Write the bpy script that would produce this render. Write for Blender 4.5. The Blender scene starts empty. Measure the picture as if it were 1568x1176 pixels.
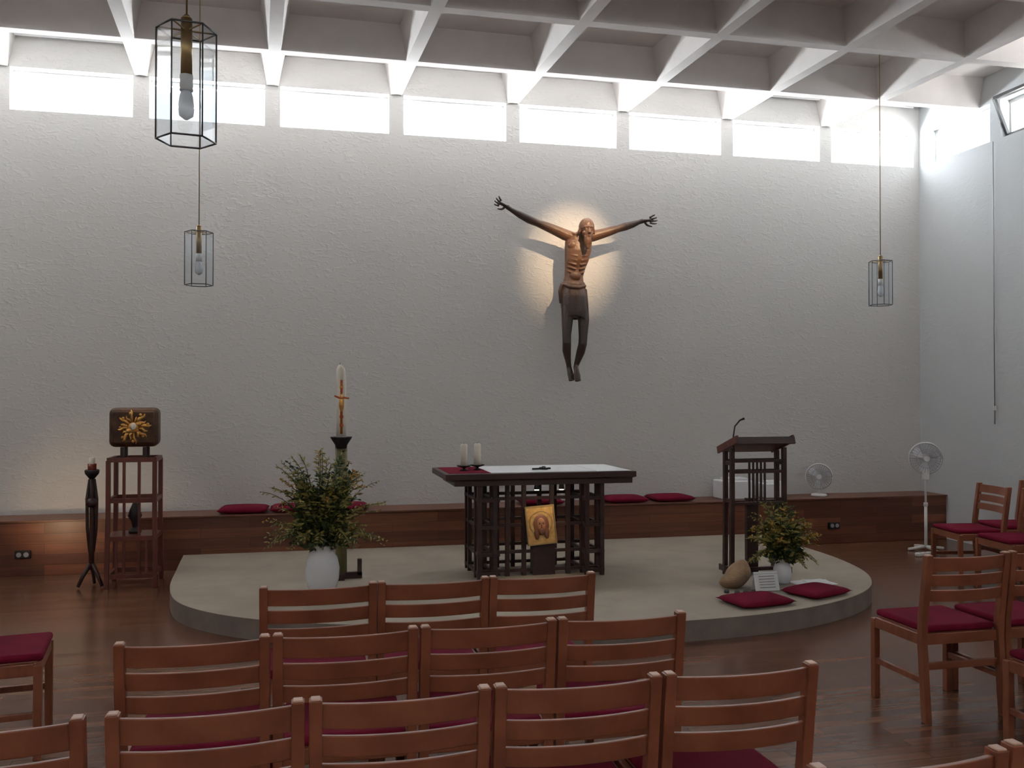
import bpy, bmesh, math, random
from mathutils import Vector, Matrix, Euler
random.seed(7)
sc=bpy.context.scene
sc.view_settings.view_transform='Standard'

# ---------------------------------------------------------------- materials
def newmat(name):
    m=bpy.data.materials.new(name); m.use_nodes=True
    nt=m.node_tree; b=nt.nodes['Principled BSDF']
    return m,nt,b
def ramp(nt,c1,c2,p1=0.3,p2=0.7):
    r=nt.nodes.new('ShaderNodeValToRGB')
    r.color_ramp.elements[0].color=(*c1,1); r.color_ramp.elements[1].color=(*c2,1)
    r.color_ramp.elements[0].position=p1; r.color_ramp.elements[1].position=p2
    return r
def mat(name,c1,c2=None,rough=0.5,metal=0,scale=(5,5,5),bump=0,bscale=40,nscale=1.0,spec=0.5):
    m,nt,b=newmat(name)
    c2=c2 or tuple(x*0.8 for x in c1)
    tc=nt.nodes.new('ShaderNodeTexCoord'); mp=nt.nodes.new('ShaderNodeMapping')
    mp.inputs['Scale'].default_value=scale
    nt.links.new(tc.outputs['Object'],mp.inputs['Vector'])
    n=nt.nodes.new('ShaderNodeTexNoise'); n.inputs['Scale'].default_value=nscale; n.inputs['Detail'].default_value=5
    nt.links.new(mp.outputs[0],n.inputs['Vector'])
    r=ramp(nt,c1,c2); nt.links.new(n.outputs['Fac'],r.inputs[0]); nt.links.new(r.outputs[0],b.inputs['Base Color'])
    b.inputs['Roughness'].default_value=rough; b.inputs['Metallic'].default_value=metal
    b.inputs['Specular IOR Level'].default_value=spec
    if bump:
        n2=nt.nodes.new('ShaderNodeTexNoise'); n2.inputs['Scale'].default_value=bscale
        nt.links.new(tc.outputs['Object'],n2.inputs['Vector'])
        bp=nt.nodes.new('ShaderNodeBump'); bp.inputs['Strength'].default_value=bump; bp.inputs['Distance'].default_value=0.01
        nt.links.new(n2.outputs['Fac'],bp.inputs['Height']); nt.links.new(bp.outputs[0],b.inputs['Normal'])
    return m
def plankmat(name,c1,c2,mortar,axes,L,H,rough,seed=0,off=0.5):
    m,nt,b=newmat(name)
    tc=nt.nodes.new('ShaderNodeTexCoord'); sx=nt.nodes.new('ShaderNodeSeparateXYZ'); cx=nt.nodes.new('ShaderNodeCombineXYZ')
    nt.links.new(tc.outputs['Object'],sx.inputs[0])
    nt.links.new(sx.outputs[axes[0]],cx.inputs[0]); nt.links.new(sx.outputs[axes[1]],cx.inputs[1])
    br=nt.nodes.new('ShaderNodeTexBrick'); br.offset=off; br.offset_frequency=2
    br.inputs['Scale'].default_value=1; br.inputs['Brick Width'].default_value=L; br.inputs['Row Height'].default_value=H
    br.inputs['Mortar Size'].default_value=0.0012; br.inputs['Bias'].default_value=0.0
    br.inputs['Color1'].default_value=(*c1,1); br.inputs['Color2'].default_value=(*c2,1); br.inputs['Mortar'].default_value=(*mortar,1)
    nt.links.new(cx.outputs[0],br.inputs['Vector'])
    mp=nt.nodes.new('ShaderNodeMapping'); mp.inputs['Scale'].default_value=(2,30,30)
    nt.links.new(tc.outputs['Object'],mp.inputs['Vector'])
    n=nt.nodes.new('ShaderNodeTexNoise'); n.inputs['Scale'].default_value=1; n.inputs['Detail'].default_value=6
    nt.links.new(mp.outputs[0],n.inputs['Vector'])
    r=ramp(nt,(0.75,0.75,0.75),(1.12,1.12,1.12))
    nt.links.new(n.outputs['Fac'],r.inputs[0])
    mx=nt.nodes.new('ShaderNodeMix'); mx.data_type='RGBA'; mx.blend_type='MULTIPLY'; mx.inputs[0].default_value=1
    nt.links.new(br.outputs['Color'],mx.inputs[6]); nt.links.new(r.outputs[0],mx.inputs[7])
    nt.links.new(mx.outputs[2],b.inputs['Base Color'])
    b.inputs['Roughness'].default_value=rough
    return m

def plaster(name,st,col):
    m,nt,b=newmat(name)
    tc=nt.nodes.new('ShaderNodeTexCoord')
    mp=nt.nodes.new('ShaderNodeMapping'); mp.inputs['Rotation'].default_value=(0,math.radians(35),0); mp.inputs['Scale'].default_value=(13,13,26)
    nt.links.new(tc.outputs['Object'],mp.inputs['Vector'])
    n=nt.nodes.new('ShaderNodeTexNoise'); n.inputs['Scale'].default_value=1.0; n.inputs['Detail'].default_value=3; n.inputs['Distortion'].default_value=1.0
    nt.links.new(mp.outputs[0],n.inputs['Vector'])
    r=ramp(nt,(0,0,0),(1,1,1),0.50,0.72); nt.links.new(n.outputs['Fac'],r.inputs[0])
    n3=nt.nodes.new('ShaderNodeTexNoise'); n3.inputs['Scale'].default_value=60; n3.inputs['Detail'].default_value=4
    nt.links.new(tc.outputs['Object'],n3.inputs['Vector'])
    ad=nt.nodes.new('ShaderNodeMath'); ad.operation='MULTIPLY_ADD'; ad.inputs[1].default_value=0.25
    nt.links.new(n3.outputs['Fac'],ad.inputs[0]); nt.links.new(r.outputs[0],ad.inputs[2])
    bp=nt.nodes.new('ShaderNodeBump'); bp.inputs['Strength'].default_value=st; bp.inputs['Distance'].default_value=0.008
    nt.links.new(ad.outputs[0],bp.inputs['Height']); nt.links.new(bp.outputs[0],b.inputs['Normal'])
    b.inputs['Base Color'].default_value=(*col,1); b.inputs['Roughness'].default_value=0.85
    b.inputs['Specular IOR Level'].default_value=0.2
    return m
M={}
M['wall']=plaster('white_rough_plaster',0.30,(0.61,0.60,0.585))
M['wallr']=plaster('white_smooth_plaster',0.13,(0.55,0.57,0.585))
M['ceil']=mat('painted_concrete',(0.80,0.765,0.745),(0.74,0.705,0.685),0.8,bump=0.1,bscale=60,spec=0.2)
M['white']=mat('white_paint',(0.80,0.80,0.79),(0.74,0.74,0.73),0.5)
M['grey']=mat('fan_guard_metal',(0.42,0.43,0.45),(0.34,0.35,0.37),0.35,metal=0.4)
M['floor']=plankmat('parquet_floor',(0.185,0.080,0.042),(0.11,0.044,0.025),(0.045,0.018,0.011),(0,1),0.62,0.075,0.23)
M['bench']=plankmat('bench_boards',(0.22,0.075,0.036),(0.11,0.035,0.019),(0.02,0.008,0.005),(0,2),0.9,0.095,0.4)
M['benchtop']=mat('bench_top_wood',(0.18,0.068,0.038),(0.12,0.044,0.026),0.45,scale=(2,20,20))
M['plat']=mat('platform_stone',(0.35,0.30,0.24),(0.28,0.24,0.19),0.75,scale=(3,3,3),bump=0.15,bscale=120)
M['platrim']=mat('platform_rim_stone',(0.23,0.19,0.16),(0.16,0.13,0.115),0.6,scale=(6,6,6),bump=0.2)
M['chair']=mat('reddish_beech',(0.27,0.090,0.045),(0.18,0.055,0.028),0.36,scale=(6,25,6))
M['chairglint']=mat('beech_painted_glint',(0.60,0.38,0.28),(0.46,0.27,0.19),0.4)  # pale colour paints the window reflection on the post tops
M['red']=mat('crimson_fabric',(0.19,0.010,0.030),(0.13,0.007,0.021),0.9,bump=0.3,bscale=300,spec=0.1)
M['dark']=mat('dark_walnut',(0.050,0.020,0.016),(0.027,0.012,0.010),0.42,scale=(4,4,20))
M['redwood']=mat('dark_red_wood',(0.15,0.036,0.023),(0.085,0.021,0.014),0.4,scale=(15,15,3))
M['black']=mat('black_iron',(0.012,0.012,0.013),(0.02,0.018,0.018),0.5,metal=0.3)
M['brass']=mat('aged_brass',(0.38,0.26,0.12),(0.28,0.19,0.09),0.35,metal=0.9)
M['steel']=mat('lantern_frame_metal',(0.12,0.12,0.12),(0.08,0.08,0.08),0.4,metal=0.7)
M['gold']=mat('gilded_relief',(0.75,0.43,0.13),(0.45,0.22,0.06),0.3,metal=0.8,scale=(30,30,30))
M['igold']=mat('icon_gold_leaf',(0.56,0.36,0.13),(0.36,0.20,0.06),0.4,metal=0.6,scale=(30,30,30))
M['leather']=mat('dark_bronze_case',(0.12,0.06,0.03),(0.05,0.025,0.015),0.45,metal=0.5,scale=(12,12,12),bump=0.5,bscale=30)
M['wax']=mat('candle_wax',(0.80,0.76,0.66),(0.74,0.69,0.58),0.5)
M['cer']=mat('white_ceramic',(0.78,0.79,0.82),(0.74,0.75,0.78),0.2)
M['paper']=mat('white_paper',(0.82,0.83,0.84),(0.76,0.77,0.78),0.8)
M['linen']=mat('white_linen',(0.80,0.81,0.83),(0.74,0.75,0.78),0.9)
M['olive']=mat('olive_wood_column',(0.18,0.17,0.065),(0.10,0.095,0.04),0.5,scale=(20,20,3))
M['rock']=mat('sandstone',(0.34,0.22,0.12),(0.20,0.13,0.08),0.9,scale=(9,9,9),bump=0.6,bscale=30)
M['leafl']=mat('yellow_green_leaf',(0.34,0.26,0.06),(0.17,0.17,0.036),0.6,scale=(8,8,8))
M['leafd']=mat('dark_green_leaf',(0.045,0.072,0.016),(0.025,0.045,0.011),0.5,scale=(10,10,10))
M['flower']=mat('yellow_orange_blossom',(0.55,0.34,0.04),(0.48,0.16,0.03),0.6,scale=(20,20,20))
M['skin_icon']=mat('icon_paint_brown',(0.10,0.035,0.018),(0.16,0.06,0.03),0.4,scale=(20,20,20))
M['skin_icon2']=mat('icon_paint_flesh',(0.28,0.13,0.06),(0.22,0.09,0.04),0.4,scale=(20,20,20))
M['redpaint']=mat('red_wax_relief',(0.45,0.03,0.015),(0.4,0.15,0.02),0.4,scale=(50,50,50))
M['redglass']=mat('votive_cup_red',(0.30,0.05,0.03),(0.22,0.03,0.02),0.2)
def glass():
    m,nt,b=newmat('lantern_glass')
    nt.nodes.remove(b); out=nt.nodes['Material Output']
    t=nt.nodes.new('ShaderNodeBsdfTransparent'); t.inputs[0].default_value=(0.92,0.94,0.95,1)
    g=nt.nodes.new('ShaderNodeBsdfGlossy'); g.inputs['Roughness'].default_value=0.03; g.inputs['Color'].default_value=(0.9,0.95,1,1)
    lw=nt.nodes.new('ShaderNodeLayerWeight'); lw.inputs[0].default_value=0.2
    mx=nt.nodes.new('ShaderNodeMixShader'); nt.links.new(lw.outputs['Facing'],mx.inputs[0])
    nt.links.new(t.outputs[0],mx.inputs[1]); nt.links.new(g.outputs[0],mx.inputs[2]); nt.links.new(mx.outputs[0],out.inputs[0])
    return m
M['glass']=glass()
def emis(name,c,s):
    m,nt,b=newmat(name); b.inputs['Base Color'].default_value=(*c,1); b.inputs['Emission Color'].default_value=(*c,1); b.inputs['Emission Strength'].default_value=s; return m
M['bulb']=emis('lit_spot_lens',(1,0.75,0.45),25)
M['opal']=mat('opal_bulb',(0.7,0.75,0.8),(0.65,0.7,0.75),0.15)
def bronze():
    m,nt,b=newmat('carved_wood_painted_glow')
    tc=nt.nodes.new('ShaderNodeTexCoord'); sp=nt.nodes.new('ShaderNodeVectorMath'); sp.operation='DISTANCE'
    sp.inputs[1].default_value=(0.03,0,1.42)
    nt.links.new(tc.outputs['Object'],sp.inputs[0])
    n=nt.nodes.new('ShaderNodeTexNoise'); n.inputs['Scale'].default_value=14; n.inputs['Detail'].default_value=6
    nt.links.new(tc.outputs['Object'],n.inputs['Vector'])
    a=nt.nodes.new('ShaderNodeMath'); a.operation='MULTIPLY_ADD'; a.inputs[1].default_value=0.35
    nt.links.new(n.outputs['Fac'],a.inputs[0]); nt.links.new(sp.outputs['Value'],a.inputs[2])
    r=ramp(nt,(0.15,0.070,0.036),(0.042,0.022,0.015),0.38,0.88)  # lamp glow put into the colour: browner around the chest, darker outward
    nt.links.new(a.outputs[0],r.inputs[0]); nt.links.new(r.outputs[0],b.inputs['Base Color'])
    b.inputs['Roughness'].default_value=0.42
    n2=nt.nodes.new('ShaderNodeTexNoise'); n2.inputs['Scale'].default_value=45; n2.inputs['Detail'].default_value=4
    nt.links.new(tc.outputs['Object'],n2.inputs['Vector'])
    bp=nt.nodes.new('ShaderNodeBump'); bp.inputs['Strength'].default_value=0.4; bp.inputs['Distance'].default_value=0.01
    nt.links.new(n2.outputs['Fac'],bp.inputs['Height']); nt.links.new(bp.outputs[0],b.inputs['Normal'])
    return m
M['corpus']=bronze()

# ---------------------------------------------------------------- mesh builder
class B:
    def __init__(s): s.bm=bmesh.new(); s.mats=[]
    def mi(s,m):
        m=M[m]
        if m not in s.mats: s.mats.append(m)
        return s.mats.index(m)
    def _fin(s,vs,m,smooth):
        i=s.mi(m)
        for f in {f for v in vs for f in v.link_faces}:
            f.material_index=i; f.smooth=smooth
    def box(s,c,size,m,rot=(0,0,0)):
        mt=Matrix.Translation(c)@Euler(rot).to_matrix().to_4x4()@Matrix.Diagonal((*size,1))
        r=bmesh.ops.create_cube(s.bm,size=1,matrix=mt); s._fin(r['verts'],m,False)
    def rbox(s,c,size,m,r=0.01,rot=(0,0,0),seg=2):
        mt=Matrix.Translation(c)@Euler(rot).to_matrix().to_4x4()@Matrix.Diagonal((*size,1))
        q=bmesh.ops.create_cube(s.bm,size=1,matrix=mt); vs=q['verts']
        es=list({e for v in vs for e in v.link_edges})
        i=s.mi(m)
        for f in {f for v in vs for f in v.link_faces}: f.material_index=i
        b=bmesh.ops.bevel(s.bm,geom=es,offset=r,segments=seg,affect='EDGES',profile=0.5)
        for f in b['faces']: f.material_index=i; f.smooth=True
    def cyl(s,p1,p2,r1,r2,m,seg=16,smooth=True):
        p1=Vector(p1);p2=Vector(p2);d=p2-p1;q=d.to_track_quat('Z','Y').to_matrix().to_4x4()
        r=bmesh.ops.create_cone(s.bm,cap_ends=True,segments=seg,radius1=r1,radius2=r2,depth=d.length,matrix=Matrix.Translation((p1+p2)/2)@q)
        s._fin(r['verts'],m,smooth)
        for f in {f for v in r['verts'] for f in v.link_faces}:
            if len(f.verts)>4: f.smooth=False
    def sph(s,c,rad,m,rot=(0,0,0),u=16,v=10):
        mt=Matrix.Translation(c)@Euler(rot).to_matrix().to_4x4()@Matrix.Diagonal((*rad,1))
        r=bmesh.ops.create_uvsphere(s.bm,u_segments=u,v_segments=v,radius=1,matrix=mt); s._fin(r['verts'],m,True)
    def loft(s,rings,m,smooth=True,cap=True):
        i=s.mi(m); R=[[s.bm.verts.new(p) for p in r] for r in rings]
        n=len(R[0])
        for a,b in zip(R,R[1:]):
            for k in range(n):
                f=s.bm.faces.new((a[k],a[(k+1)%n],b[(k+1)%n],b[k])); f.material_index=i; f.smooth=smooth
        if cap:
            f=s.bm.faces.new(list(reversed(R[0]))); f.material_index=i
            f=s.bm.faces.new(R[-1]); f.material_index=i
    def lathe(s,prof,c,m,seg=24):
        c=Vector(c)
        s.loft([[c+Vector((r*math.cos(2*math.pi*k/seg),r*math.sin(2*math.pi*k/seg),z)) for k in range(seg)] for r,z in prof],m)
    def rings(s,lst,m,seg=24):
        s.loft([[Vector((cx+rx*math.cos(2*math.pi*k/seg),cy+ry*math.sin(2*math.pi*k/seg),z)) for k in range(seg)] for cx,cy,z,rx,ry in lst],m)
    def tube(s,pts,rad,m,seg=12):
        pts=[Vector(p) for p in pts]; R=[]
        up=None
        for i,p in enumerate(pts):
            t=(pts[min(i+1,len(pts)-1)]-pts[max(i-1,0)]).normalized()
            if up is None:
                up=Vector((0,0,1)) if abs(t.z)<0.9 else Vector((0,1,0))
            a=up.cross(t).normalized(); b=t.cross(a).normalized(); up=b
            r=rad[i] if isinstance(rad,(list,tuple)) else rad
            ra,rb=r if isinstance(r,(list,tuple)) else (r,r)
            R.append([p+a*ra*math.cos(2*math.pi*k/seg)+b*rb*math.sin(2*math.pi*k/seg) for k in range(seg)])
        s.loft(R,m)
    def sweep(s,pts,w,d,m):
        s.loft([[Vector(p)+Vector((sx*w/2,sy*d/2,0)) for sx,sy in((-1,-1),(1,-1),(1,1),(-1,1))] for p in pts],m,smooth=False)
    def poly(s,vs,m,smooth=False):
        f=s.bm.faces.new([s.bm.verts.new(v) for v in vs]); f.material_index=s.mi(m); f.smooth=smooth
    def obj(s,name,loc=(0,0,0),rotz=0,bevel=0,remesh=0,parent=None):
        bmesh.ops.recalc_face_normals(s.bm,faces=s.bm.faces)
        me=bpy.data.meshes.new(name); s.bm.to_mesh(me); s.bm.free()
        for m in s.mats: me.materials.append(m)
        o=bpy.data.objects.new(name,me); sc.collection.objects.link(o)
        o.location=loc; o.rotation_euler=(0,0,rotz)
        if remesh:
            r=o.modifiers.new('r','REMESH'); r.mode='VOXEL'; r.voxel_size=remesh; r.use_smooth_shade=True
            q=o.modifiers.new('s','SMOOTH'); q.iterations=3; q.factor=0.5
        if bevel:
            b=o.modifiers.new('b','BEVEL'); b.width=bevel; b.segments=2; b.limit_method='ANGLE'; b.angle_limit=math.radians(50)
        if parent: o.parent=parent
        return o

# ---------------------------------------------------------------- room
XL,XR,YB,YF=-5.25,7.2,9.5,-2.95
PX=1.245; X0=-0.27; SILL,WTOP,RIB,COF=4.35,4.76,4.76,5.07
T=0.28; SK=math.tan(math.radians(2.6))
b=B(); b.box(((XL+XR)/2,(YB+YF)/2,-0.1),(XR-XL+2*T,YB-YF+2*T,0.2),'floor'); b.obj('floor')
xs=[X0+PX*k for k in range(-4,7)]
ys=[8.27-PX*j for j in range(0,9)]
def wall(name,axis,pos,sgn,lo,hi,mull,wm='wall'):
    b=B()
    def bx(a0,a1,z0,z1,t0=0,t1=T,m=wm):
        c=pos+sgn*(t0+t1)/2
        if axis=='x': b.box(((a0+a1)/2,c,(z0+z1)/2),(a1-a0,t1-t0,z1-z0),m)
        else: b.box((c,(a0+a1)/2,(z0+z1)/2),(t1-t0,a1-a0,z1-z0),m)
    bx(lo,hi,0,SILL); bx(lo,hi,WTOP,COF+0.15)
    for q in mull:
        a=max(lo,q-0.075); c=min(hi,q+0.075)
        bx(a,c,SILL,WTOP)
    b.obj(name)
    b=B()
    ms=sorted(mull)
    for q,nx in zip(ms[:-1],ms[1:]):
        a0,a1=q+0.075,nx-0.075
        for (p0,p1,z0,z1) in ((a0,a1,SILL,SILL+0.02),(a0,a1,WTOP-0.04,WTOP),(a0,a0+0.02,SILL+0.02,WTOP-0.04),(a1-0.02,a1,SILL+0.02,WTOP-0.04)):
            bx(p0,p1,z0,z1,0.12,0.17,'white')
    return b
wall('wall_back','x',YB,1,XL-T,XR+T,[x for x in xs]).obj('window_1')
wb2=wall('wall_right','y',XR,1,YF,YB,ys+[9.43],'wallr')
yc0,yc1=7.12,8.18
for dz in(0,.38):
    wb2.box((XR+.08-dz*.45,(yc0+yc1)/2,SILL+.03+dz),(.03,yc1-yc0,.03),'steel')
for y in(yc0,yc1):
    wb2.box((XR-.005,y,SILL+.22),(.03,.03,.41),'steel',(0,math.radians(-24),0))
wb2.obj('window_2')
wall('wall_left','y',XL,-1,YF,YB,ys+[9.43]).obj('window_3')
wall('wall_front','x',YF,-1,XL-T,XR+T,[x for x in xs]).obj('window_4')
b=B()
b.box(((XL+XR)/2,(YB+YF)/2,COF+0.08),(XR-XL,YB-YF,0.16),'ceil')
wb,wt=0.055,0.125
def ribY(x,y0,y1):
    def s(y): return (YB-y)*SK
    rg=[]
    for y in (y0,y1):
        o=s(y)
        if x+o>XR-.13:
            y=YB-(XR-.13-x)/SK; o=s(y)
        rg.append([Vector((x+o-wb,y,RIB)),Vector((x+o+wb,y,RIB)),Vector((x+o+wt,y,COF+.01)),Vector((x+o-wt,y,COF+.01))])
    b.loft(rg,'ceil',smooth=False)
def ribX(y,x0,x1):
    b.loft([[Vector((x,y-wb,RIB+.001)),Vector((x,y+wb,RIB+.001)),Vector((x,y+wt,COF+.01)),Vector((x,y-wt,COF+.01))] for x in (x0,x1)],'ceil',smooth=False)
for x in xs[:-1]: ribY(x if x>XL+.2 else XL+.13,YF,YB)
for j in range(10):
    y=8.56-PX*j
    if y>YF+.15: ribX(y,XL,XR)
b.obj('ceiling')
for k,(x0,x1) in enumerate(((-2.62,-1.65),(4.87,5.82),(6.12,7.05))):
    b=B()
    b.box(((x0+x1)/2,9.15,5.062),(x1-x0,0.5,0.012),'white')
    n=26
    for i in range(n):
        b.box((x0+(i+.5)*(x1-x0)/n,9.15,5.05),(0.02,0.46,0.02),'white')
    for yy in (8.9,9.4): b.box(((x0+x1)/2,yy,5.045),(x1-x0,0.02,0.035),'white')
    b.obj('ceiling_vent_grille')
b=B()
b.box(((XL+XR)/2,9.275,0.243),(XR-XL,0.43,0.486),'bench')
b.box(((XL+XR)/2,9.268,0.494),(XR-XL,0.46,0.016),'benchtop')
b.obj('wooden_bench',bevel=0.003)
for x,y in((-2.42,9.04),(5.75,9.04)):
    b=B(); b.rbox((0,0,0),(0.13,0.035,0.07),'black',0.006)
    for dx in(-.03,.03): b.cyl((dx,-.016,0),(dx,-.022,0),.022,.022,'grey')
    b.obj('power_outlet',(x,y,0.20))
ctrl=[(-1.05,9.049),(-1.02,8.3),(-.97,7.5),(-.80,6.9),(-.35,6.4),(.4,6.03),(1.4,5.76),(2.5,5.66),(3.45,5.80),(4.18,6.18),(4.6,6.72),(4.8,7.4),(4.85,8.2),(4.8,9.049)]
def cat(P,n=6):
    out=[]
    for i in range(len(P)-1):
        p0=Vector(P[max(i-1,0)]);p1=Vector(P[i]);p2=Vector(P[i+1]);p3=Vector(P[min(i+2,len(P)-1)])
        for k in range(n):
            t=k/n
            out.append(.5*((2*p1)+(p2-p0)*t+(2*p0-5*p1+4*p2-p3)*t*t+(3*p1-p0-3*p2+p3)*t**3))
    out.append(Vector(P[-1])); return out
C=cat(ctrl)
b=B()
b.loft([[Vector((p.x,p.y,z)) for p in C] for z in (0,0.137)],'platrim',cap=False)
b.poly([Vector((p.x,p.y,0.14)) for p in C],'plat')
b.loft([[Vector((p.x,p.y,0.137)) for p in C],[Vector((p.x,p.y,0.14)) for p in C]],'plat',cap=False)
b.obj('altar_platform')
b=B(); b.cyl((7.17,8.27,1.33),(7.17,8.27,4.33),0.006,0.006,'grey',8); b.rbox((7.175,8.27,1.5),(.02,.03,.05),'white',.004)
b.obj('window_pull_cord')

# ---------------------------------------------------------------- chairs
def chair_mesh():
    b=B(); hw=0.225
    for sx in(-1,1):
        x=sx*hw
        b.sweep([(x,-0.03,0),(x,0.0,0.40),(x,-0.005,0.5),(x,-0.05,0.835)],0.034,0.04,'chair')
        b.box((x,-0.0503,0.8365),(0.026,0.032,0.006),'chairglint')
        b.sweep([(x,0.385,0),(x,0.385,0.425)],0.034,0.036,'chair')
        b.box((x,0.19,0.405),(0.026,0.36,0.055),'chair')
        b.box((x,0.19,0.20),(0.02,0.36,0.03),'chair')
    def slat(z,h,bul=0.035,th=0.016):
        y0=-0.005-0.045*(z-0.5)/0.335
        rg=[]; n=12
        for i in range(n+1):
            x=-hw+0.012+(2*hw-0.024)*i/n; u=x/hw
            y=y0-bul*(1-u*u)
            tl=0.012*h/0.075
            rg.append([Vector((x,y-th/2+tl/2,z-h/2)),Vector((x,y+th/2+tl/2,z-h/2)),Vector((x,y+th/2-tl/2,z+h/2)),Vector((x,y-th/2-tl/2,z+h/2))])
        b.loft(rg,'chair',smooth=False)
    slat(0.790,0.070); slat(0.708,0.058); slat(0.630,0.058)
    b.box((0,0.385,0.405),(0.42,0.024,0.055),'chair')
    b.box((0,0.005,0.405),(0.42,0.024,0.055),'chair')
    b.box((0,0.0,0.27),(0.42,0.02,0.035),'chair')
    b.box((0,0.2,0.432),(0.41,0.36,0.008),'chair')
    b.rbox((0,0.205,0.452),(0.42,0.40,0.036),'red',0.015)
    return b
base=chair_mesh().obj('chapel_chair',(0.083,3.99,0),bevel=0.004)
def chair(x,y,r=0):
    o=base.copy(); o.name='chapel_chair'; sc.collection.objects.link(o)
    o.location=(x,y,0); o.rotation_euler=(0,0,math.radians(r)); return o
for x in(0.57,1.057): chair(x,3.99)
for k in range(4): chair(-.334+.4925*k,3.20,random.uniform(-.6,.6))
for k in range(4): chair(-.226+.4955*k,2.51,random.uniform(-.6,.6))
chair(-.757,2.50,1)
chair(1.31,1.82); chair(1.82,1.84)
chair(3.275,4.02); chair(3.775,4.03); chair(4.28,4.05)
chair(3.38,3.18); chair(3.88,3.18)
chair(-1.55,4.66,-82)
chair(5.98,6.98,80); chair(5.98,6.42,84); chair(6.55,7.10,80); chair(6.60,6.50,84); chair(5.75,5.55,70)

# ---------------------------------------------------------------- crucifix figure
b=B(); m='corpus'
def P(px,py,y=0): return Vector(((px-885)*.0071,y,(606-py)*.00694+1.63-1.80))
def ring(px,py,wx,wy,y=0):
    p=P(px,py,y); return (p.x,p.y,p.z,wx,wy)
b.rings([ring(893,356,.05,.045,-.03),ring(891,362,.13,.065,-.01),ring(889,372,.148,.082,0),ring(888,385,.143,.098,-.005),ring(886,400,.130,.095,0),ring(884,412,.112,.075,.01),ring(882,424,.102,.068,.01),ring(881,434,.115,.08,.01),ring(881,444,.125,.085,.01)],m)
b.tube([P(891,364,-.02),P(893,356,-.05),P(895,350,-.07)],[(.06,.055),(.048,.05),(.05,.05)],m)
hc=P(897,351,-.10)
b.sph(hc,(.082,.10,.098),m,(math.radians(-25),0,0),24,16)
b.sph(hc+Vector((-.004,-.055,-.065)),(.058,.055,.085),m,(math.radians(-12),0,0))
b.sph(hc+Vector((-.012,-.075,-.145)),(.042,.038,.075),m)
b.sph(hc+Vector((-.014,-.08,-.20)),(.022,.022,.045),m)
b.tube([hc+Vector((-.004,-.098,-.015)),hc+Vector((-.005,-.122,-.06)),hc+Vector((-.006,-.128,-.082))],[.009,.014,.017],m)
b.tube([hc+Vector((-.05,-.085,-.012)),hc+Vector((-.004,-.106,-.010)),hc+Vector((.045,-.085,-.012))],[.012,.014,.012],m)
for sx in(-1,1):
    b.sph(hc+Vector((sx*.03-.004,-.092,-.036)),(.015,.012,.009),m)
    b.sph(hc+Vector((sx*.042-.004,-.078,-.07)),(.020,.018,.016),m)
    b.sph(hc+Vector((sx*.082,-.01,-.045)),(.010,.022,.032),m)
b.tube([hc+Vector((-.03,-.098,-.108)),hc+Vector((-.008,-.113,-.104)),hc+Vector((.015,-.098,-.108))],[.006,.010,.006],m)
for sx in(-1,1):
    b.sph(P(888,378,-.055)+Vector((sx*.065,0,0)),(.062,.035,.055),m)
    b.tube([P(890,363,-.065),P(890,361,-.06)+Vector((sx*.07,0,.005)),P(890,358,-.02)+Vector((sx*.13,0,.01))],[.010,.012,.014],m)
    for k in range(5):
        z=392+k*6.5; w=.126-.007*k
        pts=[]
        for j in range(7):
            a=math.radians(12+j*13)
            pts.append(P(887-k*.8,z+j*-1.0+3,0)+Vector((sx*w*math.sin(a),-(.097-.006*k)*math.cos(a),0)))
        b.tube(pts,.0085,m,8)
b.sph(P(882,424,-.06),(.06,.03,.05),m)
def arm(pts,rad): b.tube(pts,rad,m,14)
Ls,Le,Lw=P(868,361,0),P(825,346,-.03),P(785,327,-.02)
Rs,Re,Rw=P(912,361,0),P(950,349,-.03),P(984,337,-.02)
arm([P(880,364,0),Ls,P(850,354,-.01),P(838,350,-.02),Le,P(812,341,-.03),P(798,334,-.02),Lw,P(779,323,-.02)],[.055,.060,.052,.047,.038,.043,.036,.024,.026])
arm([P(900,364,0),Rs,P(926,357,-.01),P(938,353,-.02),Re,P(962,345,-.03),P(974,341,-.02),Rw,P(990,335,-.02)],[.055,.060,.052,.047,.038,.043,.036,.024,.026])
def hand(w,d,up,thumbside):
    d=d.normalized(); side=Vector((0,-1,0)).cross(d).normalized()*thumbside
    nrm=Vector((0,-1,0))
    b.tube([w-d*.01,w+d*.03,w+d*.065,w+d*.085],[.021,(.034,.016),(.042,.014),(.038,.010)],m,12)
    for i,(o,l) in enumerate(((.030,.065),(.010,.078),(-.010,.073),(-.030,.055))):
        s0=w+d*.078+side*o
        sp=side*(o*1.0)
        p1=s0+d*l*.42+sp*.28+nrm*.006; p2=s0+d*l*.74+sp*.5+nrm*.026; p3=s0+d*l*.92+sp*.6+nrm*.052
        b.tube([s0,p1,p2,p3],[.0105,.0095,.0088,.006],m,8)
    t0=w+d*.022+side*.022
    b.tube([t0,t0+side*.030+d*.018+nrm*.012,t0+side*.045+d*.045+nrm*.024,t0+side*.050+d*.066+nrm*.032],[.014,.012,.010,.007],m,8)
hand(P(779,323,-.02),P(764,316)-P(779,323),1,1)
hand(P(990,335,-.02),P(1006,333)-P(990,335),1,-1)
b.tube([P(873,445,0),P(871,470,-.03),P(869,492,-.06),P(867,515,-.085),P(867,526,-.09),P(868,538,-.06),P(871,552,-.035),P(873,563,-.03)],[.078,.07,.060,.047,.046,.046,.032,.024],m,14)
b.tube([P(891,445,0),P(893,470,-.03),P(894,492,-.06),P(892,517,-.09),P(891,528,-.095),P(889,540,-.07),P(885,554,-.05),P(882,564,-.045)],[.078,.07,.060,.047,.046,.046,.032,.024],m,14)
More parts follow.
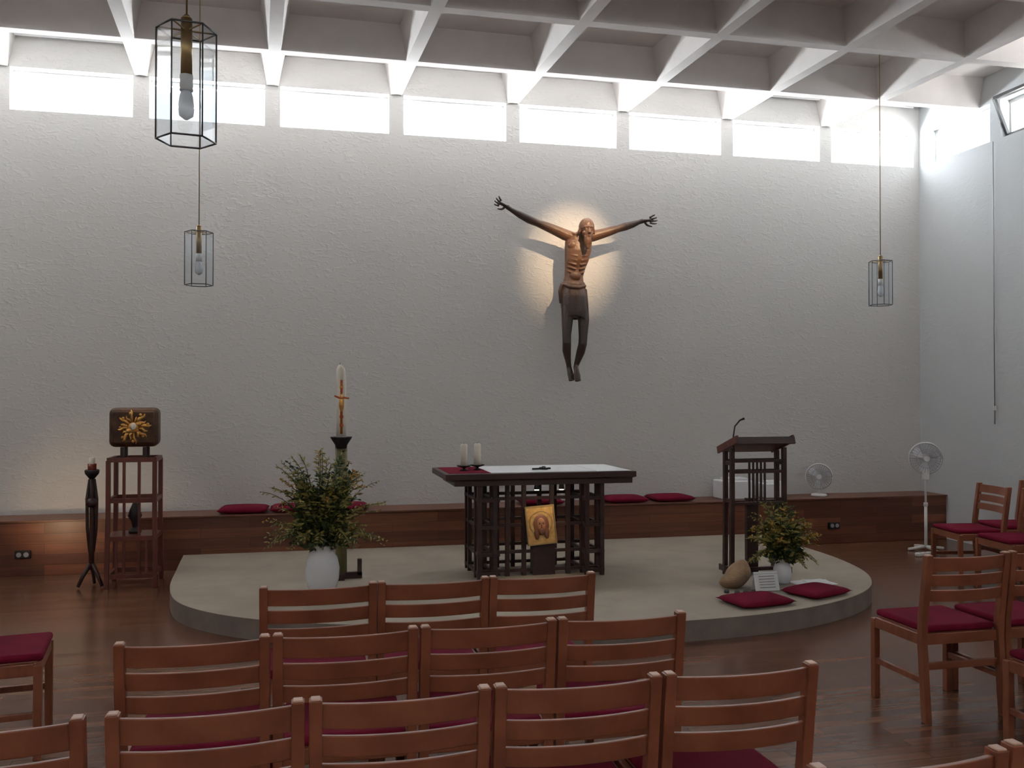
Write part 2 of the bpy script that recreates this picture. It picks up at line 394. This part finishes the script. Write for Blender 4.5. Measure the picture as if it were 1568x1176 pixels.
def foot(a,dx):
    b.tube([a+Vector((0,.02,.02)),a+Vector((dx*.4,-.015,-.03)),a+Vector((dx*.8,-.045,-.075)),a+Vector((dx,-.062,-.115))],[(.026,.028),(.03,.026),(.036,.020),(.034,.014)],m,12)
    for i in range(5):
        q=a+Vector((dx+(-.026+.013*i),-.064,-.112))
        b.tube([q,q+Vector((0,-.008,-.02)),q+Vector((0,-.010,-.036+abs(i-1)*.003))],[.0085,.0085,.006],m,8)
foot(P(873,563,-.03),.005); foot(P(882,564,-.075),-.004)
rg=[]
for (px,py,wx,wy) in((881,433,.118,.086),(881,437,.132,.098),(881,443,.128,.094),(881,455,.138,.108),(881,468,.142,.118),(882,480,.136,.122),(882,487,.130,.118)):
    p=P(px,py,-.01 if py<450 else -.025); r=[]
    for k in range(40):
        a=2*math.pi*k/40; f=1+.035*math.sin(9*a+py*.06)+.02*math.sin(5*a)
        r.append(Vector((p.x+wx*f*math.cos(a),p.y+wy*f*math.sin(a),p.z+(.02*math.sin(3*a+1) if py>480 else 0))))
    rg.append(r)
b.loft(rg,m)
b.tube([P(864,437,-.05),P(872,442,-.10),P(884,443,-.105),P(897,439,-.07)],[.014,.02,.02,.014],m,8)
b.tube([P(862,436,-.03),P(859,448,-.03),P(860,466,-.02)],[.018,.022,.012],m,8)
b.cyl(P(884,375,.04),P(884,375,.24),.02,.02,m,10)
b.cyl(P(881,450,.04),P(881,450,.24),.02,.02,m,10)
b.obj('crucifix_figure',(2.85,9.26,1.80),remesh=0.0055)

# ---------------------------------------------------------------- altar
E=B()
x0,x1,y0,y1=1.40,2.48,7.25,7.85
xc,yc=(x0+x1)/2,(y0+y1)/2
def post(x,y,za=0,zb_=0.815,w=.035): E.box((x-xc,y-yc,(za+zb_)/2),(w,w,zb_-za),'dark')
for cx in(x0+.02,x0+.15,x1-.15,x1-.02):
    for cy in(y0+.02,y0+.15,y1-.15,y1-.02): post(cx,cy)
for cx in(x0+.28,x0+.42,x1-.42,x1-.28):
    post(cx,y1-.05); post(cx,y0+.14)
for z in(.045,.20,.42,.64,.80):
    for cy in(y0+.02,y1-.02):
        for (a,c) in((x0,x0+.19),(x1-.19,x1)): E.box(((a+c)/2-xc,cy-yc,z),(c-a,.028,.028),'dark')
    E.box((0,y0+.14-yc,z),(x1-x0,.026,.026),'dark'); E.box((0,y1-.05-yc,z),(x1-x0,.026,.026),'dark')
    for cx in(x0+.02,x0+.15,x1-.15,x1-.02): E.box((cx-xc,0,z),(.026,y1-y0,.026),'dark')
E.box((0.02,-.03,.79),(1.5,.62,.05),'dark')
tx0,tx1,ty0,ty1=1.13-xc,2.73-xc,7.17-yc,7.93-yc
E.loft([[Vector((tx0+i,ty0+i,z)),Vector((tx1-i,ty0+i,z)),Vector((tx1-i,ty1-i,z)),Vector((tx0+i,ty1-i,z))] for z,i in((.80,.05),(.82,.0),(.865,.0))],'dark',smooth=False)
E.box(((tx0+tx1)/2+.14,(ty0+ty1)/2+.02,.8675),(1.12,.70,.005),'linen')
E.box((tx0+.22,(ty0+ty1)/2+.02,.8665),(.36,.64,.003),'red')
E.box((tx1-.19,(ty0+ty1)/2-.02,.8695),(.30,.70,.004),'linen')
E.box((.05,-.13,.13),(.19,.10,.26),'dark')
for x in (1.89-xc,2.10-xc):
    E.cyl((x,-.32,.765),(x,-.32,.725),.018,.024,'black'); E.cyl((x,-.32,.7245),(x,-.32,.720),.018,.018,'bulb'); E.box((x,-.32,.785),(.012,.012,.04),'black')
E.obj('altar_table',(xc,yc,.14),bevel=0.003)
for x,y in((1.335,7.50),(1.46,7.56)):
    b=B(); b.lathe([(.03,0),(.035,.005),(.012,.012),(.012,.022),(.055,.034),(.062,.044),(.03,.04)],(0,0,0),'black')
    b.lathe([(.029,.038),(.029,.215),(.022,.22),(.004,.214)],(0,0,0),'wax'); b.cyl((0,0,.21),(.002,0,.232),.0018,.001,'black',6)
    b.obj('altar_candle',(x,y,1.009))
b=B(); b.box((0,0,.008),(.17,.016,.014),'black',(0,0,.25)); b.box((.02,.005,.009),(.016,.12,.014),'black',(0,0,.25)); b.sph((.02,0,.02),(.018,.03,.01),'steel')
b.obj('altar_cross',(1.98,7.42,1.012))
b=B()
b.rbox((0,0,.16),(.25,.022,.32),'igold',.006)
for (c,s) in (((0,-.013,.006),(.25,.008,.012)),((0,-.013,.314),(.25,.008,.012)),((-.119,-.013,.16),(.012,.008,.30)),((.119,-.013,.16),(.012,.008,.30))): b.box(c,s,'brass')
b.cyl((0,-.010,.175),(0,-.016,.175),.100,.100,'brass',32); b.cyl((0,-.012,.175),(0,-.019,.175),.092,.092,'igold',32)
b.sph((0,-.018,.165),(.068,.010,.088),'skin_icon',u=20)
b.sph((-.042,-.018,.10),(.022,.008,.055),'skin_icon'); b.sph((.042,-.018,.10),(.022,.008,.055),'skin_icon')
b.sph((0,-.024,.16),(.038,.010,.062),'skin_icon2',u=20)
b.sph((0,-.028,.112),(.026,.009,.034),'skin_icon')
b.sph((0,-.034,.155),(.005,.004,.022),'skin_icon')
for s in(-1,1):
    b.sph((s*.015,-.034,.172),(.008,.003,.004),'black'); b.sph((s*.015,-.033,.182),(.011,.003,.003),'skin_icon')
b.sph((0,-.036,.128),(.010,.003,.003),'redpaint')
o=b.obj('icon_of_christ',(1.96,7.31,.402)); o.rotation_euler=(math.radians(-7),math.radians(-4),0)
# ---------------------------------------------------------------- paschal candle + stand
b=B()
b.tube([(0,0,0.02),(0.004,0,.3),(.008,0,.7),(.0,0,1.08)],[(.050,.035),(.044,.03),(.046,.03),(.05,.034)],'olive',14)
b.lathe([(.045,1.06),(.05,1.09),(.085,1.145),(.09,1.155),(.03,1.15)],(0,0,0),'black')
b.box((0,0,.025),(.34,.05,.05),'dark'); b.box((0,.02,.025),(.05,.24,.05),'dark')
b.box((.15,0,.09),(.035,.05,.13),'dark'); b.box((-.15,0,.09),(.035,.05,.13),'dark')
b.tube([(0,0,1.15),(0,0,1.4),(-.002,0,1.62),(-.006,0,1.71),(-.012,0,1.745)],[.040,.040,.039,.035,.010],'wax',20)
b.cyl((-.012,0,1.74),(-.008,0,1.765),.0025,.0015,'black',6)
b.tube([(0,-.039,1.18),(0,-.040,1.62)],[(.010,.006)]*2,'redpaint',8)
b.tube([(-.055,-.034,1.49),(-.02,-.044,1.475),(0,-.046,1.47),(.02,-.044,1.475),(.06,-.034,1.47)],.008,'redpaint',8)
b.sph((0,-.042,1.42),(.02,.01,.06),'gold'); b.sph((0,-.045,1.485),(.014,.009,.018),'gold')
for z in(1.25,1.32,1.56): b.sph((0,-.039,z),(.016,.007,.02),'redpaint' if z<1.5 else 'gold')
b.obj('paschal_candle_stand',(.335,7.60,.14))
# ---------------------------------------------------------------- plants
def plant(name,loc,vprof,nf,R,Ht,z0,dens=14,seed=1,droop=.3,fl=.2,light=.55,ysq=.62):
    rnd=random.Random(seed); b=B()
    b.lathe(vprof,(0,0,0),'cer',28)
    for i in range(nf):
        az=rnd.uniform(0,2*math.pi); rr=R*rnd.uniform(.25,1); h=Ht*rnd.uniform(.35,1)*(1-.35*(rr/R)**2)
        d=Vector((math.cos(az),math.sin(az)*ysq,0)); p0=Vector((0,0,z0))+d*.02
        low=rnd.random()<.3
        tip=p0+d*rr+Vector((0,0,h if not low else h*.25-.04))
        mid=p0+d*rr*.45+Vector((0,0,(h*.75+.04) if not low else h*.35+.04))
        pts=[]
        n=dens
        for k in range(n+1):
            t=k/n; pts.append(p0*(1-t)**2+mid*2*t*(1-t)+tip*t*t+Vector((rnd.uniform(-.003,.003),rnd.uniform(-.003,.003),-droop*.1*t**3)))
        lm='leafl' if (rnd.random()<light and not low) or rr>R*.65 else 'leafd'
        b.tube(pts[::2],.0025,'leafd',4)
        for k in range(3,n+1):
            t=k/n; tan=(pts[k]-pts[k-1]).normalized()
            for sd in(-1,1):
                sv=tan.cross(Vector((rnd.uniform(-.5,.5),rnd.uniform(-.5,.5),1))).normalized()*sd
                ll=(.065*(1-.65*t)+.014)*rnd.uniform(.7,1.3)
                a=pts[k]; dirv=(sv+tan*.55+Vector((0,0,rnd.uniform(-.5,.2)))).normalized()
                wd=dirv.cross(Vector((rnd.uniform(-1,1),rnd.uniform(-1,1),rnd.uniform(-1,1)))).normalized()*(ll*(.15 if lm=='leafl' else .24))
                b.poly([a,a+dirv*ll*.5+wd,a+dirv*ll,a+dirv*ll*.5-wd],lm)
        if rnd.random()<fl and not low:
            for q in range(7):
                b.sph(pts[-1-q//2]+Vector((rnd.uniform(-.018,.018),rnd.uniform(-.018,.018),rnd.uniform(-.012,.016))),(.0075,.0075,.006),'flower',u=6,v=4)
    for i in range(int(nf*9)):
        az=rnd.uniform(0,6.283); r=R*.36*math.sqrt(rnd.random()); z=z0+Ht*rnd.uniform(.0,.5)
        a=Vector((r*math.cos(az),r*math.sin(az)*.9,z)); dv=Vector((math.cos(az)*.8+rnd.uniform(-.5,.5),math.sin(az)*.8+rnd.uniform(-.5,.5),rnd.uniform(-.4,.9))).normalized()
        ll=rnd.uniform(.04,.085); wd=dv.cross(Vector((rnd.uniform(-1,1),rnd.uniform(-1,1),rnd.uniform(-1,1)))).normalized()*ll*.22
        b.poly([a,a+dv*ll*.5+wd,a+dv*ll,a+dv*ll*.5-wd],'leafd' if rnd.random()<.75 else 'leafl')
    return b.obj(name,loc)
plant('flower_vase_arrangement',(.175,7.12,.14),[(.075,0),(.10,.01),(.125,.10),(.13,.18),(.115,.26),(.085,.305),(.078,.325),(.09,.35),(.095,.36),(.08,.355),(.07,.32)],150,.48,.84,.35,18,3,fl=.18,light=.6)
plant('flower_vase_arrangement',(3.75,6.62,.14),[(.045,0),(.06,.01),(.072,.07),(.07,.12),(.052,.165),(.048,.18),(.055,.2),(.045,.198)],95,.285,.55,.18,14,8,fl=.4,light=.7,ysq=.72)
# ---------------------------------------------------------------- lectern
b=B()
for sx in(-1,1):
    for y in(-.05,.07):
        b.sweep([(sx*.242,y,0),(sx*.236,y,.6),(sx*.236,y,1.06 if y<0 else 1.03)],.034,.036,'dark')
    b.box((sx*.236,.01,.62),(.026,.12,.03),'dark'); b.box((sx*.236,.01,.93),(.026,.12,.03),'dark'); b.box((sx*.242,.01,.05),(.03,.30,.05),'dark')
for y in(-.05,.07):
    for z in(.60,.86,.95): b.box((0,y,z),(.47,.022,.024),'dark')
for x in(-.08,-.045,-.01,.025,.06): b.box((x,-.05,.78),(.014,.018,.38),'dark')
b.box((0,.07,.32),(.10,.05,.62),'dark')
b.box((0,.01,.045),(.46,.03,.03),'dark')
b.box((0,-.0,1.08),(.50,.38,.03),'redwood',(math.radians(-17),0,0))
b.box((.0,-.18,1.125),(.52,.022,.06),'dark',(math.radians(-17),0,0))
for sx in (-1,1): b.box((sx*.25,0,1.085),(.018,.38,.06),'redwood',(math.radians(-17),0,0))
b.tube([(-.245,-.10,1.03),(-.25,-.10,1.15),(-.24,-.11,1.24),(-.205,-.13,1.29),(-.17,-.14,1.305)],[.006,.006,.006,.007,.011],'black',8)
b.obj('lectern',(3.714,6.99,.14),bevel=.002)
b=B(); b.sph((0,0,.09),(.13,.10,.10),'rock',u=24,v=16)
for v in b.bm.verts:
    p=v.co; f=1+.16*math.sin(p.x*23+1)+.10*math.sin(p.z*31+p.y*17); v.co=Vector((p.x*f+p.z*.25,p.y*f,max(0,p.z*(1+.25*math.sin(p.x*14)))))
for f in b.bm.faces: f.smooth=False
b.obj('decorative_rock',(3.28,6.56,.14))
b=B(); b.box((0,0,.072),(.20,.003,.145),'paper',(math.radians(-18),0,0)); b.box((0,.035,.066),(.20,.003,.14),'paper',(math.radians(18),0,0))
for k in range(5): b.box((0,-.027+.0065*k+.003,.03+.02*k),(.13,.001,.004),'steel',(math.radians(-18),0,0))
b.obj('folded_notice_card',(3.48,6.38,.142))
b=B(); b.box((0,0,.002),(.32,.22,.004),'paper',(0,0,.1)); b.box((.05,.02,.006),(.2,.15,.004),'paper',(0,0,-.2)); b.obj('paper_sheets',(3.98,6.56,.141))
for k,(x,y) in enumerate(((3.15,6.38),(3.21,6.33),(3.27,6.31))):
    b=B(); b.lathe([(.018,0),(.02,.004),(.02,.022),(.018,.022),(.016,.008)],(0,0,0),'steel',16); b.lathe([(.0155,.004),(.0155,.016),(.002,.015)],(0,0,0),'wax',12); b.obj('tealight',(x,y,.141))
def cushion(x,y,z,w,d,h,r=0):
    b=B(); n=14
    g={}
    for sgn in(1,-1):
        for i in range(n+1):
            for j in range(n+1):
                u=-1+2*i/n; v=-1+2*j/n
                e=max(0,(1-u**6))*max(0,(1-v**6)); zz=h/2+sgn*h/2*(e**.5)*(.9+.1*math.cos(u*2))
                g[(sgn,i,j)]=b.bm.verts.new((u*w/2,v*d/2,zz))
    mi=b.mi('red')
    for sgn in(1,-1):
        for i in range(n):
            for j in range(n):
                f=b.bm.faces.new((g[(sgn,i,j)],g[(sgn,i+1,j)],g[(sgn,i+1,j+1)],g[(sgn,i,j+1)])); f.smooth=True; f.material_index=mi
    bmesh.ops.remove_doubles(b.bm,verts=b.bm.verts,dist=.0005)
    b.obj('seat_cushion',(x,y,z),math.radians(r))
for x in(-.52,-.04,.44,2.45,3.38,3.90): cushion(x,9.25,.503,.46,.38,.065,random.uniform(-3,3))
cushion(3.20,6.02,.141,.46,.34,.055,10); cushion(3.79,6.20,.141,.44,.33,.055,22)
b=B(); b.rbox((0,0,.10),(.36,.26,.20),'linen',.012); b.rbox((.02,0,.21),(.25,.2,.03),'paper',.006); b.obj('linen_covered_box',(4.66,9.28,.503))
b=B(); b.rbox((0,0,.08),(.24,.22,.16),'linen',.012); b.rbox((.0,0,.17),(.17,.16,.03),'paper',.006); b.obj('linen_covered_box',(5.12,9.28,.503))
# ---------------------------------------------------------------- tabernacle
b=B()
hw,hd=.185,.17
for sx in(-1,1):
    for sy in(-1,1):
        b.sweep([(sx*(hw+.01),sy*(hd+.01),0),(sx*hw,sy*hd,.6),(sx*hw,sy*hd,1.08)],.036,.036,'redwood')
        b.box((sx*.09,sy*.09,1.14),(.028,.028,.10),'dark')
for z in(.10,.42,.74,1.085):
    for sy in(-1,1): b.box((0,sy*hd,z),(2*hw,.028,.038),'redwood')
    for sx in(-1,1): b.box((sx*hw,0,z),(.028,2*hd,.038),'redwood')
for x in(-.06,.06):
    b.box((x,-hd,.91),(.024,.02,.33),'redwood'); b.box((x,-hd,.27),(.024,.02,.32),'redwood'); b.box((x,-hd+.01,.58),(.022,.02,.3),'redwood')
for x in (-.12,.12):
    b.box((x,-hd,.27),(.02,.02,.32),'redwood')
b.box((0,0,.43),(.34,.32,.02),'redwood')
b.lathe([(.05,0),(.055,.02),(.02,.05),(.03,.1),(.06,.15),(.04,.21),(.02,.26)],(0,0,.44),'black',16)
b.obj('tabernacle_stand',(-1.385,8.48,0),math.radians(0),bevel=.002)
b=B()
b.rbox((0,0,.17),(.395,.30,.335),'leather',.05,seg=4)
b.rbox((0,-.145,.17),(.33,.03,.275),'leather',.012)
rn=random.Random(5)
for k in range(16):
    a=2*math.pi*k/16+.13; l=(.105 if k%2 else .14)*rn.uniform(.9,1.1)
    d=Vector((math.cos(a),0,math.sin(a))); c=Vector((0,-.164,.17))
    sd=Vector((-d.z,0,d.x))*rn.uniform(-.012,.012)
    b.tube([c+d*.03,c+d*l*.6+sd,c+d*l*.85-sd,c+d*l],[(.008,.010),(.010,.015),(.008,.012),(.003,.003)],'gold',8)
    if k%2==0:
        b.sph(c+d*l*.8+sd*2,(.014,.009,.014),'gold')
b.sph((0,-.172,.17),(.045,.02,.045),'gold'); b.sph((0,-.186,.18),(.024,.015,.03),'wax')
b.sph((-.03,-.18,.145),(.03,.012,.02),'gold'); b.sph((.04,-.178,.20),(.025,.012,.02),'gold')
b.obj('tabernacle',(-1.385,8.48,1.19),math.radians(4))
b=B()
for a in(90,210,330):
    d=Vector((math.cos(math.radians(a)),math.sin(math.radians(a)),0))
    b.tube([d*.11+Vector((0,0,.014)),d*.07+Vector((0,0,.10)),d*.01+Vector((0,0,.2))],[.014,.016,.02],'dark',8)
b.tube([(0,0,.15),(0,0,.35),(.003,0,.6),(0,0,.80),(0,0,.93)],[.022,.024,.02,.024,.02],'dark',12)
for x in(-.032,.032): b.tube([(x*.6,0,.30),(x*1.1,0,.5),(x*1.2,0,.75),(x*.7,0,.92)],[.008,.013,.014,.008],'dark',8)
b.lathe([(.025,.68),(.05,.71),(.045,.74),(.028,.76)],(0,0,0),'dark')
b.lathe([(.02,.92),(.035,.94),(.055,.965),(.06,.99),(.055,1.0),(.02,.98)],(0,0,0),'black')
b.lathe([(.034,.985),(.036,1.05),(.032,1.05),(.03,1.0)],(0,0,0),'redglass',16)
b.lathe([(.024,1.0),(.024,1.10),(.004,1.105)],(0,0,0),'wax',14)
b.obj('eternal_light_stand',(-1.72,8.42,0))
# ---------------------------------------------------------------- pendants
def pendant(x,y,rz,zb):
    b=B(); R=.108; H=.42
    pts=[Vector((R*math.cos(math.pi*k/3),R*math.sin(math.pi*k/3),0)) for k in range(6)]
    for k in range(6):
        p,q=pts[k],pts[(k+1)%6]
        b.cyl(p,p+Vector((0,0,H)),.0032,.0032,'steel',6)
        for z in(0,H): b.cyl(p+Vector((0,0,z)),q+Vector((0,0,z)),.0038,.0038,'steel',6)
        b.poly([p*.985+Vector((0,0,.004)),q*.985+Vector((0,0,.004)),q*.985+Vector((0,0,H-.004)),p*.985+Vector((0,0,H-.004))],'glass')
    for k in range(3): b.cyl(pts[k]+Vector((0,0,H)),pts[k+3]+Vector((0,0,H)),.0035,.0035,'brass',6)
    b.cyl((0,0,H-.17),(0,0,H+.045),.021,.021,'brass',20); b.cyl((0,0,H+.045),(0,0,H+.06),.021,.008,'brass',16)
    b.cyl((0,0,H-.23),(0,0,H-.17),.024,.024,'white',20)
    b.lathe([(.018,H-.23),(.024,H-.25),(.03,H-.29),(.026,H-.325),(.006,H-.34)],(0,0,0),'opal',16)
    b.cyl((0,0,H+.06),(0,0,COF-zb-.02),.004,.004,'brass',6)
    b.lathe([(.045,COF-zb-.05),(.05,COF-zb-.005),(.02,COF-zb)],(0,0,0),'white',16)
    b.obj('hexagonal_glass_pendant_lamp',(x,y,zb),rz)
pendant(-.42,3.64,math.radians(8),2.595); pendant(-.78,7.63,.1,2.51); pendant(5.43,7.73,.2,2.50)
# ---------------------------------------------------------------- fans
def fan(name,loc,h,r,rz,floor=True):
    b=B()
    if floor:
        for a in(20,110,200,290):
            d=Vector((math.cos(math.radians(a)),math.sin(math.radians(a)),0)); b.tube([d*.2+Vector((0,0,.02)),d*.02+Vector((0,0,.04))],[.014,.016],'white',8)
        b.cyl((0,0,.03),(0,0,h*.5),.016,.016,'white'); b.cyl((0,0,h*.5),(0,0,h-.04),.011,.011,'white'); b.cyl((0,0,h*.5-.02),(0,0,h*.5+.02),.022,.022,'white')
        b.rbox((0,-.01,h-.17),(.07,.05,.11),'white',.01)
    else:
        b.lathe([(.085,0),(.09,.01),(.08,.025),(.02,.035)],(0,0,0),'white'); b.cyl((0,0,.03),(0,0,h-.03),.012,.012,'white')
    b.cyl((0,.09,h),(0,-.0,h),.04,.05,'white')
    b.cyl((0,-.03,h),(0,-.068,h),.03,.028,'white')
    for ring,yy,tk in((r,-.0,.008),(r*.98,-.03,.003),(r*.98,.03,.003),(r*.6,-.055,.002)):
        pts=[Vector((ring*math.cos(2*math.pi*k/32),yy,h+ring*math.sin(2*math.pi*k/32))) for k in range(33)]
        b.tube(pts,tk,'white' if tk>.005 else 'grey',6)
    for k in range(30):
        a=2*math.pi*k/30; c,s=math.cos(a),math.sin(a)
        for sg in(-1,1):
            b.tube([(r*.15*c,sg*.06,h+r*.15*s),(r*.6*c,sg*.055,h+r*.6*s),(r*.9*c,sg*.04,h+r*.9*s),(r*c,0,h+r*s)],.0018,'grey',4)
    for k in range(3):
        a0=2*math.pi*k/3+.3; up=[];dn=[]
        for j in range(7):
            t=.15+.75*j/6; w=.55*math.sin(math.pi*(.15+.8*j/6))**.5
            up.append(Vector((math.cos(a0+w)*t*r,-.018,math.sin(a0+w)*t*r+h))); dn.append(Vector((math.cos(a0-w*.6)*t*r,.018,math.sin(a0-w*.6)*t*r+h)))
        for j in range(6): b.poly([up[j],up[j+1],dn[j+1],dn[j]],'cer')
    b.obj(name,loc,rz)
fan('standing_fan',(6.44,8.42,0),.97,.165,math.radians(-25))
fan('desk_fan',(5.70,9.25,.503),.22,.14,math.radians(-30),False)
b=B(); b.rbox((0,0,.02),(.30,.05,.035),'white',.008,(0,0,.2))
for k in range(4): b.cyl((-.1+.065*k,-.02+.013*k,.037),(-.1+.065*k,-.02+.013*k,.04),.018,.018,'grey',12)
b.obj('power_strip',(6.24,8.14,0.001))

# ---------------------------------------------------------------- lights
def area(name,loc,rot,sx,sy,e,col=(1,1,1)):
    l=bpy.data.lights.new(name,'AREA'); l.shape='RECTANGLE'; l.size=sx; l.size_y=sy; l.energy=e; l.color=col
    o=bpy.data.objects.new(name,l); sc.collection.objects.link(o); o.location=loc; o.rotation_euler=rot
    return o
R=math.radians
sky=(0.84,0.93,1.0); gr=(1,.965,.92)
zc=(SILL+WTOP)/2
W_=XR-XL+.4; L_=YB-YF
area('daylight_back',((XL+XR)/2,YB+T+.1,zc+.12),(R(-90),0,0),W_,.75,400,sky)
area('daylight_back_bounce',((XL+XR)/2,YB+T+.75,zc-.75),(R(-130),0,0),W_,1.1,2900,(.95,.98,1))
area('daylight_right',(XR+T+.1,(YB+YF)/2,zc+.12),(R(90),0,R(90)),L_,.75,100,sky)
area('daylight_right_bounce',(XR+T+.75,(YB+YF)/2,zc-.75),(R(130),0,R(90)),L_,1.1,800,gr)
area('daylight_left',(XL-T-.1,(YB+YF)/2,zc+.12),(R(90),0,R(-90)),L_,.75,65,sky)
area('daylight_left_bounce',(XL-T-.75,(YB+YF)/2,zc-.75),(R(130),0,R(-90)),L_,1.1,1600,gr)
area('daylight_front',((XL+XR)/2,YF-T-.1,zc+.12),(R(90),0,0),W_,.75,140,(1,.98,.96))
area('daylight_front_bounce',((XL+XR)/2,YF-T-.75,zc-.75),(R(130),0,0),W_,1.1,3600,gr)
def spot(name,loc,tgt,e,ang,blend,col,rad=.03):
    l=bpy.data.lights.new(name,'SPOT'); l.energy=e; l.spot_size=R(ang); l.spot_blend=blend; l.color=col; l.shadow_soft_size=rad
    o=bpy.data.objects.new(name,l); sc.collection.objects.link(o); o.location=loc
    o.rotation_euler=(Vector(tgt)-Vector(loc)).to_track_quat('-Z','Y').to_euler(); return o
warm=(1,.72,.43)
spot('crucifix_spot',(3.30,7.05,4.70),(2.87,9.5,3.14),420,25,1.0,warm,.015)
spot('icon_spot_a',(1.89,7.15,.86),(1.95,7.33,.55),2.0,80,.8,warm,.01)
spot('icon_spot_b',(2.10,7.15,.86),(1.99,7.33,.55),2.0,80,.8,warm,.01)
spot('tabernacle_spot',(-1.5,7.4,4.70),(-1.39,8.4,1.35),32,14,.8,warm)
spot('bench_uplight',(-2.25,8.20,.42),(-2.0,9.4,.55),15,78,1.0,warm)
w=bpy.data.worlds.new('sky'); sc.world=w; w.use_nodes=True
bg=w.node_tree.nodes['Background']; bg.inputs[0].default_value=(.85,.93,1,1); bg.inputs[1].default_value=2.0
cd=bpy.data.cameras.new('camera'); cam=bpy.data.objects.new('camera',cd); sc.collection.objects.link(cam)
cd.sensor_width=36; cd.lens=36*1400/1568
cam.location=(0,0,1.63); cam.rotation_euler=(R(90.74),0,R(-13.1)); cd.clip_start=.05
sc.camera=cam
